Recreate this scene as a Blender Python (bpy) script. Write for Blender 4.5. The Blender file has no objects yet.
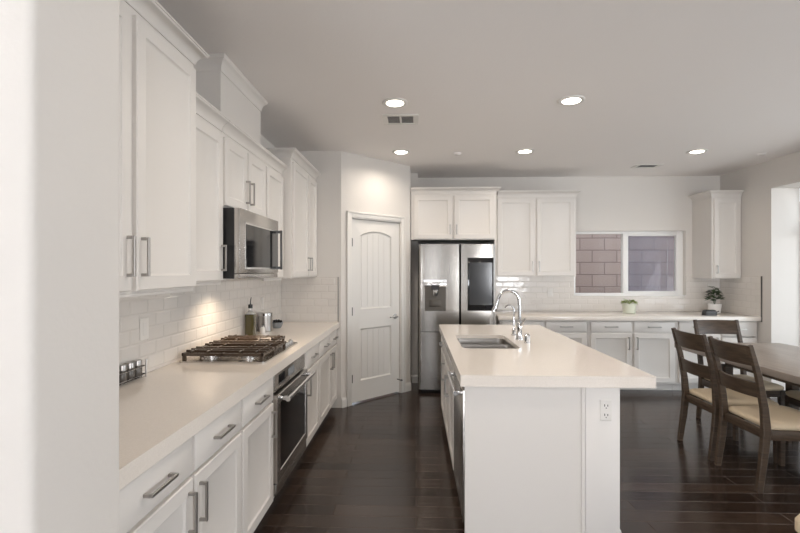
import bpy, bmesh, math, random
from mathutils import Vector, Matrix
random.seed(7)
PI = math.pi
S = bpy.context.scene
COL = S.collection

# ------------------------------------------------------------------ camera, world, lights, exposure
cd = bpy.data.cameras.new('camera'); cam = bpy.data.objects.new('camera', cd); COL.objects.link(cam)
cd.sensor_width = 36.0; cd.lens = 450.0 * 36.0 / 800.0
cd.shift_y = 0.005; cd.clip_start = 0.02
cam.location = (0, 0, 1.47)
cam.rotation_euler = (PI / 2, 0, math.atan(16 / 450.0))
S.camera = cam

W = bpy.data.worlds.new('world'); S.world = W; W.use_nodes = True
nt = W.node_tree; nt.nodes.clear()
wo = nt.nodes.new('ShaderNodeOutputWorld'); bg = nt.nodes.new('ShaderNodeBackground')
sky = nt.nodes.new('ShaderNodeTexSky'); sky.sky_type = 'HOSEK_WILKIE'
sky.sun_direction = (-0.3, -0.5, 0.8); sky.turbidity = 4.0
mx = nt.nodes.new('ShaderNodeMixRGB'); mx.inputs[0].default_value = 0.55
mx.inputs[2].default_value = (0.9, 0.95, 1.0, 1)
nt.links.new(sky.outputs[0], mx.inputs[1]); nt.links.new(mx.outputs[0], bg.inputs[0])
bg.inputs[1].default_value = 2.6
nt.links.new(bg.outputs[0], wo.inputs[0])

def area(name, loc, rot, sx, sy, power, col):
    l = bpy.data.lights.new(name, 'AREA'); l.shape = 'RECTANGLE'; l.size = sx; l.size_y = sy
    l.energy = power; l.color = col
    o = bpy.data.objects.new(name, l); COL.objects.link(o); o.location = loc; o.rotation_euler = rot
    return o
# daylight through the glazed bay, and lamps added at unseen windows behind the camera
TU = math.radians(60)      # tilts the added lamps up to brighten the ceiling
DAY = (0.95, 0.965, 1.0)
area('fill_rear_window', (-2.5, -4.33, 1.3), (PI / 2 + TU, 0, 0), 2.2, 2.0, 265, DAY)
area('streak_rear_door', (0.30, -4.33, 1.3), (PI / 2, 0, 0), 0.36, 2.0, 13, DAY)  # narrow lamp added for the bright streak in the refrigerator door
area('fill_rear_side', (3.1, -4.33, 1.3), (PI / 2 + TU, 0, 0), 1.3, 2.0, 210, DAY)
area('fill_side_window', (4.55, -1.9, 1.35), (PI / 2 + TU, 0, PI / 2), 2.6, 2.0, 50, DAY)
area('daylight_bay', (5.8, 2.9, 1.3), (PI / 2 + math.radians(25), 0, PI / 2), 3.2, 2.2, 70, (0.90, 0.95, 1.0))

vs = S.view_settings
vs.view_transform = 'Standard'; vs.look = 'None'; vs.gamma = 1.0; vs.use_curve_mapping = False
vs.exposure = 0.14

# ------------------------------------------------------------------ materials
def mat(name, col, rough=0.5, metal=0.0, **kw):
    m = bpy.data.materials.new(name); m.use_nodes = True
    b = m.node_tree.nodes['Principled BSDF']
    b.inputs['Base Color'].default_value = (*col, 1); b.inputs['Roughness'].default_value = rough
    b.inputs['Metallic'].default_value = metal
    for k, v in kw.items(): b.inputs[k.replace('_', ' ')].default_value = v
    return m
def nodes(m): return m.node_tree.nodes, m.node_tree.links, m.node_tree.nodes['Principled BSDF']
def noise_bump(m, scale, strength, dist=0.002, stretch=None, detail=3):
    n, l, b = nodes(m)
    tc = n.new('ShaderNodeTexCoord'); mp = n.new('ShaderNodeMapping'); nz = n.new('ShaderNodeTexNoise'); bp = n.new('ShaderNodeBump')
    l.new(tc.outputs['Object'], mp.inputs[0])
    if stretch: mp.inputs['Scale'].default_value = stretch
    nz.inputs['Scale'].default_value = scale; nz.inputs['Detail'].default_value = detail
    l.new(mp.outputs[0], nz.inputs['Vector']); l.new(nz.outputs[0], bp.inputs['Height'])
    bp.inputs['Strength'].default_value = strength; bp.inputs['Distance'].default_value = dist
    l.new(bp.outputs[0], b.inputs['Normal'])
    return nz
def mottle(m, c1, c2, scale, stretch=None, detail=4, rough=0.6):
    n, l, b = nodes(m)
    tc = n.new('ShaderNodeTexCoord'); mp = n.new('ShaderNodeMapping'); nz = n.new('ShaderNodeTexNoise'); rp = n.new('ShaderNodeValToRGB')
    l.new(tc.outputs['Object'], mp.inputs[0])
    if stretch: mp.inputs['Scale'].default_value = stretch
    nz.inputs['Scale'].default_value = scale; nz.inputs['Detail'].default_value = detail; nz.inputs['Roughness'].default_value = rough
    l.new(mp.outputs[0], nz.inputs['Vector']); l.new(nz.outputs[0], rp.inputs[0])
    rp.color_ramp.elements[0].color = (*c1, 1); rp.color_ramp.elements[1].color = (*c2, 1)
    rp.color_ramp.elements[0].position = 0.3; rp.color_ramp.elements[1].position = 0.7
    l.new(rp.outputs[0], b.inputs['Base Color'])

M = {}
M['wall'] = mat('wall_paint', (0.68, 0.645, 0.605), 0.75); noise_bump(M['wall'], 55, 0.25, 0.003)
M['ceil'] = mat('ceiling_paint', (0.85, 0.815, 0.79), 0.85); noise_bump(M['ceil'], 60, 0.3, 0.003)
M['white'] = mat('trim_paint', (0.72, 0.695, 0.66), 0.4)
M['cab'] = mat('cabinet_paint', (0.70, 0.665, 0.625), 0.38)
M['cabin'] = mat('cabinet_side', (0.68, 0.645, 0.605), 0.45)
M['quartz'] = mat('quartz', (0.80, 0.745, 0.68), 0.13); mottle(M['quartz'], (0.73, 0.67, 0.605), (0.79, 0.73, 0.665), 180)
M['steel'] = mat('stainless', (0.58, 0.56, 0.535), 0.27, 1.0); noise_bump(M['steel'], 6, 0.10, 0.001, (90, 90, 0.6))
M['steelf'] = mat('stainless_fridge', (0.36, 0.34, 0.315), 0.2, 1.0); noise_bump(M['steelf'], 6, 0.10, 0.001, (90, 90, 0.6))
M['steelh'] = mat('stainless_handle', (0.68, 0.67, 0.66), 0.2, 1.0)
M['nickel'] = mat('brushed_nickel', (0.42, 0.40, 0.38), 0.32, 1.0)
M['chrome'] = mat('chrome', (0.58, 0.58, 0.585), 0.07, 1.0)
M['sinksteel'] = mat('sink_steel', (0.30, 0.285, 0.265), 0.28, 1.0)
M['black'] = mat('black_plastic', (0.012, 0.012, 0.013), 0.35)
M['gap'] = mat('dark_gap', (0.03, 0.028, 0.026), 0.7)
M['glassblack'] = mat('black_glass', (0.012, 0.012, 0.013), 0.06)
M['screen'] = mat('screen_glass', (0.035, 0.037, 0.04), 0.12)
M['iron'] = mat('cast_iron', (0.060, 0.042, 0.030), 0.27); noise_bump(M['iron'], 300, 0.3, 0.001)
M['steelgap'] = mat('dispenser_recess', (0.09, 0.08, 0.068), 0.4, 0.6)
M['plate'] = mat('outlet_plastic', (0.74, 0.71, 0.67), 0.35)
M['cushion'] = mat('cream_linen', (0.58, 0.47, 0.33), 0.85); noise_bump(M['cushion'], 400, 0.4, 0.001)
M['walnut'] = mat('dark_walnut', (0.06, 0.04, 0.028), 0.42); mottle(M['walnut'], (0.036, 0.022, 0.013), (0.088, 0.058, 0.036), 9, (1, 1, 9))
M['tabletop'] = mat('table_wood', (0.13, 0.10, 0.08), 0.3)
M['leaf'] = mat('leaf', (0.035, 0.075, 0.02), 0.45); M['leaf2'] = mat('leaf_light', (0.30, 0.38, 0.10), 0.5)
M['soil'] = mat('soil', (0.03, 0.02, 0.015), 0.9)
M['potw'] = mat('white_ceramic', (0.82, 0.80, 0.77), 0.3)
M['potg'] = mat('pale_green_glaze', (0.62, 0.64, 0.53), 0.35)
M['leather'] = mat('black_leather', (0.03, 0.028, 0.028), 0.4)
M['oil'] = mat('oil_glass', (0.06, 0.05, 0.012), 0.08, 0, Coat_Weight=0.5)
M['clear'] = mat('jar_glass', (0.8, 0.8, 0.78), 0.08, 0, Transmission_Weight=0.6)
M['spice'] = mat('spice', (0.12, 0.105, 0.09), 0.25)
M['sash'] = mat('window_vinyl', (0.86, 0.85, 0.83), 0.35)
M['vinylgap'] = mat('vent_dark', (0.16, 0.15, 0.145), 0.7)
M['ground'] = mat('gravel_ground', (0.42, 0.36, 0.30), 0.9)
M['hinge'] = mat('hinge_metal', (0.16, 0.155, 0.15), 0.35, 1.0)
M['graypanel'] = mat('control_panel_gray', (0.30, 0.32, 0.34), 0.2, 0.3)
# lens that emits
m = mat('lamp_lens', (1, 0.95, 0.86), 0.4); m.node_tree.nodes['Principled BSDF'].inputs['Emission Color'].default_value = (1, 0.93, 0.82, 1)
m.node_tree.nodes['Principled BSDF'].inputs['Emission Strength'].default_value = 9.0; M['lens'] = m

def glass_mat(name, tint, mixf, rough=0.02):
    m = bpy.data.materials.new(name); m.use_nodes = True
    n, l = m.node_tree.nodes, m.node_tree.links; n.clear()
    o = n.new('ShaderNodeOutputMaterial'); t = n.new('ShaderNodeBsdfTransparent'); g = n.new('ShaderNodeBsdfGlossy'); x = n.new('ShaderNodeMixShader')
    t.inputs[0].default_value = (*tint, 1); g.inputs['Roughness'].default_value = rough; x.inputs[0].default_value = mixf
    l.new(t.outputs[0], x.inputs[1]); l.new(g.outputs[0], x.inputs[2]); l.new(x.outputs[0], o.inputs[0])
    return m
M['pane'] = glass_mat('window_pane', (0.96, 0.97, 0.97), 0.012)
# insect screen: fine mesh, half open, the sky's blue tint put into its grey
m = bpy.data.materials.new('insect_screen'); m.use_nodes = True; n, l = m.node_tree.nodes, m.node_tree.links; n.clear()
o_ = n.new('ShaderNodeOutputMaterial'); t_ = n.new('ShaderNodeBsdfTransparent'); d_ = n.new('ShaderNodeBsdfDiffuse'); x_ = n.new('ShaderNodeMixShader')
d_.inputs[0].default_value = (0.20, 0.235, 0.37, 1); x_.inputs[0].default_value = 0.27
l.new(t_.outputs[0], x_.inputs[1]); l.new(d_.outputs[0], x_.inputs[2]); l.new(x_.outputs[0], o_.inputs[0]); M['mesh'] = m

def brick_mat(name, axes, bw, bh, c1, c2, cm, mortar, rough, bump, bias=0.0, offset=0.5, squash=None, wav=0.0, rough_m=None, origin=(0, 0)):
    """brick pattern on world position; axes = which two world axes run along and across"""
    m = bpy.data.materials.new(name); m.use_nodes = True; n, l, b = nodes(m)
    g = n.new('ShaderNodeNewGeometry'); sp = n.new('ShaderNodeSeparateXYZ'); cb = n.new('ShaderNodeCombineXYZ')
    l.new(g.outputs['Position'], sp.inputs[0])
    ad = []
    for k in (0, 1):
        a = n.new('ShaderNodeMath'); a.operation = 'ADD'; a.inputs[1].default_value = 40 * (bw if k == 0 else 2 * bh) + origin[k]
        l.new(sp.outputs[axes[k]], a.inputs[0]); l.new(a.outputs[0], cb.inputs[k]); ad.append(a)
    t = n.new('ShaderNodeTexBrick'); l.new(cb.outputs[0], t.inputs['Vector'])
    t.inputs['Scale'].default_value = 1.0; t.inputs['Brick Width'].default_value = bw; t.inputs['Row Height'].default_value = bh
    t.inputs['Mortar Size'].default_value = mortar; t.inputs['Mortar Smooth'].default_value = 0.9; t.inputs['Bias'].default_value = bias
    t.inputs['Color1'].default_value = (*c1, 1); t.inputs['Color2'].default_value = (*c2, 1); t.inputs['Mortar'].default_value = (*cm, 1)
    t.offset = offset
    l.new(t.outputs['Color'], b.inputs['Base Color']); b.inputs['Roughness'].default_value = rough
    bp = n.new('ShaderNodeBump'); bp.inputs['Strength'].default_value = bump; bp.inputs['Distance'].default_value = 0.004
    inv = n.new('ShaderNodeMath'); inv.operation = 'SUBTRACT'; inv.inputs[0].default_value = 1.0; l.new(t.outputs['Fac'], inv.inputs[1])
    hgt = inv
    if wav:
        nz = n.new('ShaderNodeTexNoise'); nz.inputs['Scale'].default_value = 14; l.new(g.outputs['Position'], nz.inputs['Vector'])
        mm = n.new('ShaderNodeMath'); mm.operation = 'MULTIPLY_ADD'; mm.inputs[1].default_value = wav
        l.new(nz.outputs[0], mm.inputs[0]); l.new(inv.outputs[0], mm.inputs[2]); hgt = mm
    l.new(hgt.outputs[0], bp.inputs['Height']); l.new(bp.outputs[0], b.inputs['Normal'])
    return m, t
TW, TC = (0.70, 0.66, 0.615), (0.69, 0.65, 0.605)
M['tile_x'], _ = brick_mat('subway_tile_x', (0, 2), 0.152, 0.0765, TW, (0.72, 0.68, 0.635), TC, 0.009, 0.12, 0.45, origin=(0.03, 0.0605 - 0.0765 * 0), wav=0.8)
M['tile_y'], _ = brick_mat('subway_tile_y', (1, 2), 0.152, 0.0765, TW, (0.72, 0.68, 0.635), TC, 0.009, 0.12, 0.45, origin=(0.05, 0.0605), wav=0.8)
M['block'], _ = brick_mat('concrete_block', (0, 2), 0.405, 0.203, (0.56, 0.44, 0.395), (0.50, 0.39, 0.355), (0.30, 0.225, 0.21), 0.012, 0.9, 0.8, wav=0.3, origin=(0.1, 0.02))

# floor: dark hand-scraped planks running along X
def floor_mat():
    m, t = brick_mat('espresso_planks', (0, 1), 1.35, 0.122, (0.018, 0.0105, 0.0075), (0.050, 0.032, 0.023), (0.13, 0.098, 0.08), 0.003, 0.2, 1.0, offset=0.37)  # pale seam colour paints in the highlights on the plank bevels
    n, l, b = nodes(m)
    g = n.new('ShaderNodeNewGeometry'); mp = n.new('ShaderNodeMapping'); mp.inputs['Scale'].default_value = (1.2, 14, 1)
    nz = n.new('ShaderNodeTexNoise'); nz.inputs['Scale'].default_value = 3; nz.inputs['Detail'].default_value = 6
    l.new(g.outputs['Position'], mp.inputs[0]); l.new(mp.outputs[0], nz.inputs['Vector'])
    rp = n.new('ShaderNodeValToRGB'); rp.color_ramp.elements[0].color = (0.6, 0.6, 0.6, 1); rp.color_ramp.elements[1].color = (1.35, 1.3, 1.25, 1)
    l.new(nz.outputs[0], rp.inputs[0])
    mu = n.new('ShaderNodeMixRGB'); mu.blend_type = 'MULTIPLY'; mu.inputs[0].default_value = 1
    l.new(t.outputs['Color'], mu.inputs[1]); l.new(rp.outputs[0], mu.inputs[2]); l.new(mu.outputs[0], b.inputs['Base Color'])
    rr = n.new('ShaderNodeMapRange'); rr.inputs['To Min'].default_value = 0.13; rr.inputs['To Max'].default_value = 0.27
    l.new(nz.outputs[0], rr.inputs[0]); l.new(rr.outputs[0], b.inputs['Roughness'])
    b.inputs['Specular IOR Level'].default_value = 0.6
    return m
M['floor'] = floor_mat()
def table_mat():
    m, t = brick_mat('table_planks', (1, 0), 2.6, 0.145, (0.27, 0.228, 0.195), (0.36, 0.31, 0.27), (0.13, 0.105, 0.088), 0.0015, 0.25, 0.25)
    n, l, b = nodes(m)
    g = n.new('ShaderNodeNewGeometry'); mp = n.new('ShaderNodeMapping'); mp.inputs['Scale'].default_value = (22, 1.5, 1)
    nz = n.new('ShaderNodeTexNoise'); nz.inputs['Scale'].default_value = 3; nz.inputs['Detail'].default_value = 6
    l.new(g.outputs['Position'], mp.inputs[0]); l.new(mp.outputs[0], nz.inputs['Vector'])
    rp = n.new('ShaderNodeValToRGB'); rp.color_ramp.elements[0].color = (0.65, 0.65, 0.65, 1); rp.color_ramp.elements[1].color = (1.3, 1.3, 1.3, 1)
    l.new(nz.outputs[0], rp.inputs[0])
    mu = n.new('ShaderNodeMixRGB'); mu.blend_type = 'MULTIPLY'; mu.inputs[0].default_value = 1
    l.new(t.outputs['Color'], mu.inputs[1]); l.new(rp.outputs[0], mu.inputs[2]); l.new(mu.outputs[0], b.inputs['Base Color'])
    b.inputs['Roughness'].default_value = 0.33
    return m
M['tabletop'] = table_mat()

# ------------------------------------------------------------------ mesh helpers
class MB:
    def __init__(self): self.bm = bmesh.new()
    def box(self, x0, x1, y0, y1, z0, z1, bev=0.0, seg=2):
        r = bmesh.ops.create_cube(self.bm, size=1.0)
        v = r['verts']
        for q in v: q.co = Vector(((x0 + x1) / 2 + q.co.x * (x1 - x0), (y0 + y1) / 2 + q.co.y * (y1 - y0), (z0 + z1) / 2 + q.co.z * (z1 - z0)))
        if bev > 0:
            e = list({ed for q in v for ed in q.link_edges})
            bmesh.ops.bevel(self.bm, geom=e, offset=bev, segments=seg, profile=0.5, affect='EDGES')
        return self
    def loops(self, rings, cap0=True, cap1=True, closed=True):
        """rings: list of equal-length point lists, skinned one to the next"""
        vs_ = [[self.bm.verts.new(p) for p in r] for r in rings]
        n_ = len(vs_[0])
        for a, b in zip(vs_, vs_[1:]):
            for i in range(n_ if closed else n_ - 1):
                j = (i + 1) % n_
                try: self.bm.faces.new((a[i], a[j], b[j], b[i]))
                except ValueError: pass
        if cap0: self.bm.faces.new(vs_[0][::-1])
        if cap1: self.bm.faces.new(vs_[-1])
        return vs_
    def prism(self, poly, a0, a1, axis='z'):
        """poly in the two other axes (x,y for z; x,z for y; y,z for x)"""
        def P(p, a):
            return (p[0], p[1], a) if axis == 'z' else ((p[0], a, p[1]) if axis == 'y' else (a, p[0], p[1]))
        self.loops([[P(p, a0) for p in poly], [P(p, a1) for p in poly]])
        return self
    def tube(self, pts, r, seg=10, caps=True):
        pts = [Vector(p) for p in pts]
        rr = r if isinstance(r, (list, tuple)) else [r] * len(pts)
        rings = []; up = None
        for i, p in enumerate(pts):
            if i == 0: t = pts[1] - p
            elif i == len(pts) - 1: t = p - pts[i - 1]
            else: t = (pts[i + 1] - p).normalized() + (p - pts[i - 1]).normalized()
            t.normalize()
            if up is None:
                up = Vector((0, 0, 1)) if abs(t.z) < 0.9 else Vector((1, 0, 0))
            u = (up - t * up.dot(t)).normalized(); w = t.cross(u); up = u
            rings.append([p + (u * math.cos(2 * PI * k / seg) + w * math.sin(2 * PI * k / seg)) * rr[i] for k in range(seg)])
        self.loops(rings, caps, caps)
        return self
    def cyl(self, p0, p1, r, seg=20, r2=None): return self.tube([p0, p1], [r, r if r2 is None else r2], seg)
    def lathe(self, prof, c=(0, 0, 0), seg=28, cap0=True, cap1=True, axis='z'):
        rings = []
        for r, z in prof:
            ring = []
            for k in range(seg):
                a = 2 * PI * k / seg; x, y = r * math.cos(a), r * math.sin(a)
                ring.append((c[0] + x, c[1] + y, c[2] + z) if axis == 'z' else ((c[0] + x, c[1] - z, c[2] + y) if axis == 'y' else (c[0] + z, c[1] + x, c[2] + y)))
            rings.append(ring)
        self.loops(rings, cap0, cap1)
        return self
    def bar(self, pts, w, d, side=(0, 1, 0)):
        """rectangular bar through pts; w along side, d across; w and d may be lists"""
        n_ = len(pts); pts = [Vector(p) for p in pts]
        ww = w if isinstance(w, (list, tuple)) else [w] * n_; dd = d if isinstance(d, (list, tuple)) else [d] * n_
        rings = []
        for i, p in enumerate(pts):
            t = (pts[min(i + 1, n_ - 1)] - pts[max(i - 1, 0)]).normalized()
            s_ = Vector(side); s_ = (s_ - t * s_.dot(t)).normalized(); q = t.cross(s_)
            a, b = s_ * ww[i] / 2, q * dd[i] / 2
            c_ = 0.82
            rings.append([p + a * c_ + b, p - a * c_ + b, p - a + b * c_, p - a - b * c_, p - a * c_ - b, p + a * c_ - b, p + a - b * c_, p + a + b * c_])
        self.loops(rings)
        return self
    def sweep(self, path, prof):
        """mitred moulding: path = xy points (outward normal on the right of travel), prof = closed (out, z) outline"""
        P = [Vector((p[0], p[1])) for p in path]; rings = []
        for i, p in enumerate(P):
            ns = []
            if i > 0: d = (p - P[i - 1]).normalized(); ns.append(Vector((d.y, -d.x)))
            if i < len(P) - 1: d = (P[i + 1] - p).normalized(); ns.append(Vector((d.y, -d.x)))
            if len(ns) == 2:
                b = (ns[0] + ns[1]).normalized(); k = 1 / max(0.2, b.dot(ns[0])); nn = b * k
            else: nn = ns[0]
            rings.append([(p.x + nn.x * o, p.y + nn.y * o, z) for o, z in prof])
        self.loops(rings)
        return self
    def hole_slab(self, outer, inners, z0, z1):
        top, bot = [], []
        for z, acc in ((z1, top), (z0, bot)):
            ed = []
            for lp in [outer] + inners:
                v = [self.bm.verts.new((x, y, z)) for x, y in lp]; acc.append(v)
                for i in range(len(v)): ed.append(self.bm.edges.new((v[i], v[(i + 1) % len(v)])))
            bmesh.ops.triangle_fill(self.bm, edges=ed, use_beauty=True, use_dissolve=False, normal=(0, 0, 1 if z == z1 else -1))
        for a, b in zip(top, bot):
            for i in range(len(a)):
                j = (i + 1) % len(a); self.bm.faces.new((a[i], a[j], b[j], b[i]))
        return self
    def build(self, name, m, parent=None, smooth=True, loc=None, ang=32):
        bmesh.ops.recalc_face_normals(self.bm, faces=self.bm.faces)
        me = bpy.data.meshes.new(name); self.bm.to_mesh(me); self.bm.free()
        me.materials.append(m if not isinstance(m, str) else M[m])
        if smooth:
            me.polygons.foreach_set('use_smooth', [True] * len(me.polygons)); me.set_sharp_from_angle(angle=math.radians(ang))
        o = bpy.data.objects.new(name, me); COL.objects.link(o)
        if parent: o.parent = parent
        if loc: o.location = loc
        return o
def rrect(x0, x1, y0, y1, r, n=6):
    pts = []
    for cx, cy, a0 in ((x1 - r, y1 - r, 0), (x0 + r, y1 - r, PI / 2), (x0 + r, y0 + r, PI), (x1 - r, y0 + r, 1.5 * PI)):
        for k in range(n + 1):
            a = a0 + PI / 2 * k / n; pts.append((cx + r * math.cos(a), cy + r * math.sin(a)))
    return pts
def tag(o, label, cat, group=None, kind=None):
    o['label'] = label; o['category'] = cat
    if group: o['group'] = group
    if kind: o['kind'] = kind
    return o
def thing(name, label, cat, loc=(0, 0, 0), rz=0.0, group=None):
    o = bpy.data.objects.new(name, None); COL.objects.link(o); o.empty_display_size = 0.1
    o.location = loc; o.rotation_euler = (0, 0, rz)
    return tag(o, label, cat, group)
def struct(name, mb, m, smooth=False):
    o = mb.build(name, m, None, smooth); o['kind'] = 'structure'; return o
def copy_tree(o, parent=None):
    c = o.copy(); COL.objects.link(c)
    if parent: c.parent = parent
    for ch in list(o.children): copy_tree(ch, c)
    return c

# ------------------------------------------------------------------ setting
H = 2.748; XL = -1.455; XR = 4.10; YB = 6.22; YE = 4.79
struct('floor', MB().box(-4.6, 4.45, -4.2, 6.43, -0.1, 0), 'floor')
struct('ceiling', MB().box(-4.6, 4.45, -4.2, 6.43, H, H + 0.12), 'ceil')
# near wall stub beside the camera, rounded corners
stub = rrect(-4.6, -0.78, 0.885, 1.172, 0.022)
struct('wall_stub', MB().prism(stub, 0, H), 'wall', True)
struct('wall_left', MB().box(XL - 0.15, XL, 1.172, YE, 0, H), 'wall')
struct('wall_end', MB().box(XL - 0.15, -0.80, YE, YE + 0.12, 0, H), 'wall')
# diagonal pantry wall: local frame, x along the wall, -y towards the room; doorway cut out
PW = thing_wall = None
L45 = 1.032
def diag(name, parts, m='wall', smooth=False):
    b = MB()
    for p in parts: b.box(*p)
    o = b.build(name, m, None, smooth); o.location = (-0.80, YE, 0); o.rotation_euler = (0, 0, PI / 4); o['kind'] = 'structure'
    return o
DX0, DX1, DZ = 0.128, 0.872, 2.055
diag('wall_pantry', [(0, DX0, 0, 0.11, 0, H), (DX1, L45, 0, 0.11, 0, H), (DX0, DX1, 0, 0.11, DZ, H)])
struct('wall_pilaster', MB().box(-0.19, -0.07, 5.515, 6.22, 0, H).box(-0.07, 0.025, 5.90, 6.22, 0, H), 'wall')
# back wall with window opening
WX0, WX1, WZ0, WZ1 = 2.150, 3.645, 1.124, 2.008
struct('wall_back', MB().box(-0.2, WX0, YB, YB + 0.2, 0, H).box(WX1, XR + 0.4, YB, YB + 0.2, 0, H).box(WX0, WX1, YB, YB + 0.2, 0, WZ0).box(WX0, WX1, YB, YB + 0.2, WZ1, H), 'wall')
# right wall with a wide cased opening to a glazed bay
OY0, OY1, OZ = 1.35, 5.345, 2.42
# great room behind the camera
struct('wall_far_left', MB().box(-4.72, -4.6, -4.2, 0.9, 0, H), 'wall')
def open_wall(name, spans, a0, a1, y0, y1, axis, m='wall'):
    """wall with full openings (u0, u1, z0, z1) along one axis"""
    b = MB(); u = a0
    def bx(p, q, za, zb):
        if axis == 'x': b.box(p, q, y0, y1, za, zb)
        else: b.box(y0, y1, p, q, za, zb)
    for p, q, za, zb in spans:
        bx(u, p, 0, H); bx(p, q, zb, H)
        if za > 0: bx(p, q, 0, za)
        u = q
    bx(u, a1, 0, H); struct(name, b, m)
REAR = [(-3.6, -1.4, 0.3, 2.4), (0.0, 0.62, 0.0, 2.4), (2.4, 3.8, 0.3, 2.4)]  # unseen openings, laid out to shape daylight and the refrigerator's reflections
open_wall('wall_rear', REAR, -4.6, XR, -4.2, -4.05, 'x', mat('unseen_wall_dark', (0.20, 0.175, 0.15), 0.75))  # unseen wall made dark so the steel reflects with more contrast
open_wall('wall_right', [(-3.2, -0.6, 0.3, 2.4), (OY0, OY1, 0, OZ)], -4.2, YB, XR, XR + 0.32, 'y')
struct('ground', MB().box(-2, 14, 6.44, 7.6, -0.3, -0.12).box(4.45, 14, -6, 6.43, -0.3, -0.12), 'ground')
bw = MB().box(-1, 9, 7.62, 7.82, -0.2, 2.6).build('wall_garden', 'block', None, False); bw['kind'] = 'structure'

# backsplash tiles
sp = MB().box(XL, XL + 0.009, 1.173, YE, 0.92, 1.415); struct('trim_1', sp, 'tile_y')
struct('trim_2', MB().box(XL + 0.009, -0.835, YE - 0.009, YE, 0.92, 1.40), 'tile_x')
struct('trim_3', MB().box(0.99, WX0, YB - 0.009, YB, 0.92, 1.395).box(WX1, XR, YB - 0.009, YB, 0.92, 1.395).box(WX0, WX1, YB - 0.009, YB, 0.92, WZ0), 'tile_x')
struct('trim_4', MB().box(XR - 0.009, XR, 5.49, YB - 0.009, 0.92, 1.40), 'tile_y')
struct('trim_5', MB().box(XR - 0.011, XR, 5.480, 5.4895, 0.86, 1.402), 'hinge')
struct('trim_6', MB().box(-0.8345, -0.829, YE - 0.011, YE, 0.92, 1.402), 'hinge')

BB = [(0, 0), (0.014, 0), (0.014, 0.075), (0.011, 0.088), (0.006, 0.094), (0.004, 0.105), (0, 0.105)]
def bboard(name, path):
    struct(name, MB().sweep(path, BB), 'white')
c45 = math.cos(PI / 4)
def dpt(t): return (-0.80 + t * c45, YE + t * c45)
# travel so the room is on the right-hand side
bboard('baseboard_pantry', [dpt(0.002), dpt(DX0 - 0.062)])
bboard('baseboard_pantry_far', [dpt(DX1 + 0.062), dpt(L45 - 0.002), (-0.07, 5.90), (0.025, 5.90)])
bboard('baseboard_right', [(XR, YB - 0.7), (XR, OY1)])
bboard('baseboard_stub', [(-4.4, 0.885), (-0.802, 0.885), (-0.787, 0.891), (-0.78, 0.907), (-0.78, 1.15), (-0.787, 1.165), (-0.80, 1.172)])

# pantry doorway casing
cas = [(0, 0), (0.016, 0), (0.018, 0.006), (0.018, 0.05), (0.010, 0.058), (0, 0.058)]
def casing():
    b = MB(); y = -0.016
    b.box(DX0 - 0.060, DX0 + 0.004, y, 0, 0, DZ + 0.06, 0.004)
    b.box(DX1 - 0.004, DX1 + 0.060, y, 0, 0, DZ + 0.06, 0.004)
    b.box(DX0 - 0.0, DX1 + 0.0, y, 0, DZ - 0.004, DZ + 0.06, 0.004)
    b.box(DX0 - 0.060, DX0 - 0.040, y - 0.006, y, 0, DZ + 0.06, 0.003)
    b.box(DX1 + 0.040, DX1 + 0.060, y - 0.006, y, 0, DZ + 0.06, 0.003)
    b.box(DX0 - 0.060, DX1 + 0.060, y - 0.006, y, DZ + 0.04, DZ + 0.06, 0.003)
    b.box(DX0 + 0.0005, DX0 + 0.012, 0.0005, 0.11, 0, DZ - 0.004)       # jambs
    b.box(DX1 - 0.012, DX1 - 0.0005, 0.0005, 0.11, 0, DZ - 0.004)
    b.box(DX0 + 0.012, DX1 - 0.012, 0.0005, 0.11, DZ - 0.014, DZ - 0.0005)
    b.box(DX0 + 0.012, DX1 - 0.012, 0.055, 0.11, DZ - 0.06, DZ - 0.014)
    o = b.build('trim_7', 'white', None, True); o.location = (-0.80, YE, 0); o.rotation_euler = (0, 0, PI / 4); o['kind'] = 'structure'
casing()

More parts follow.
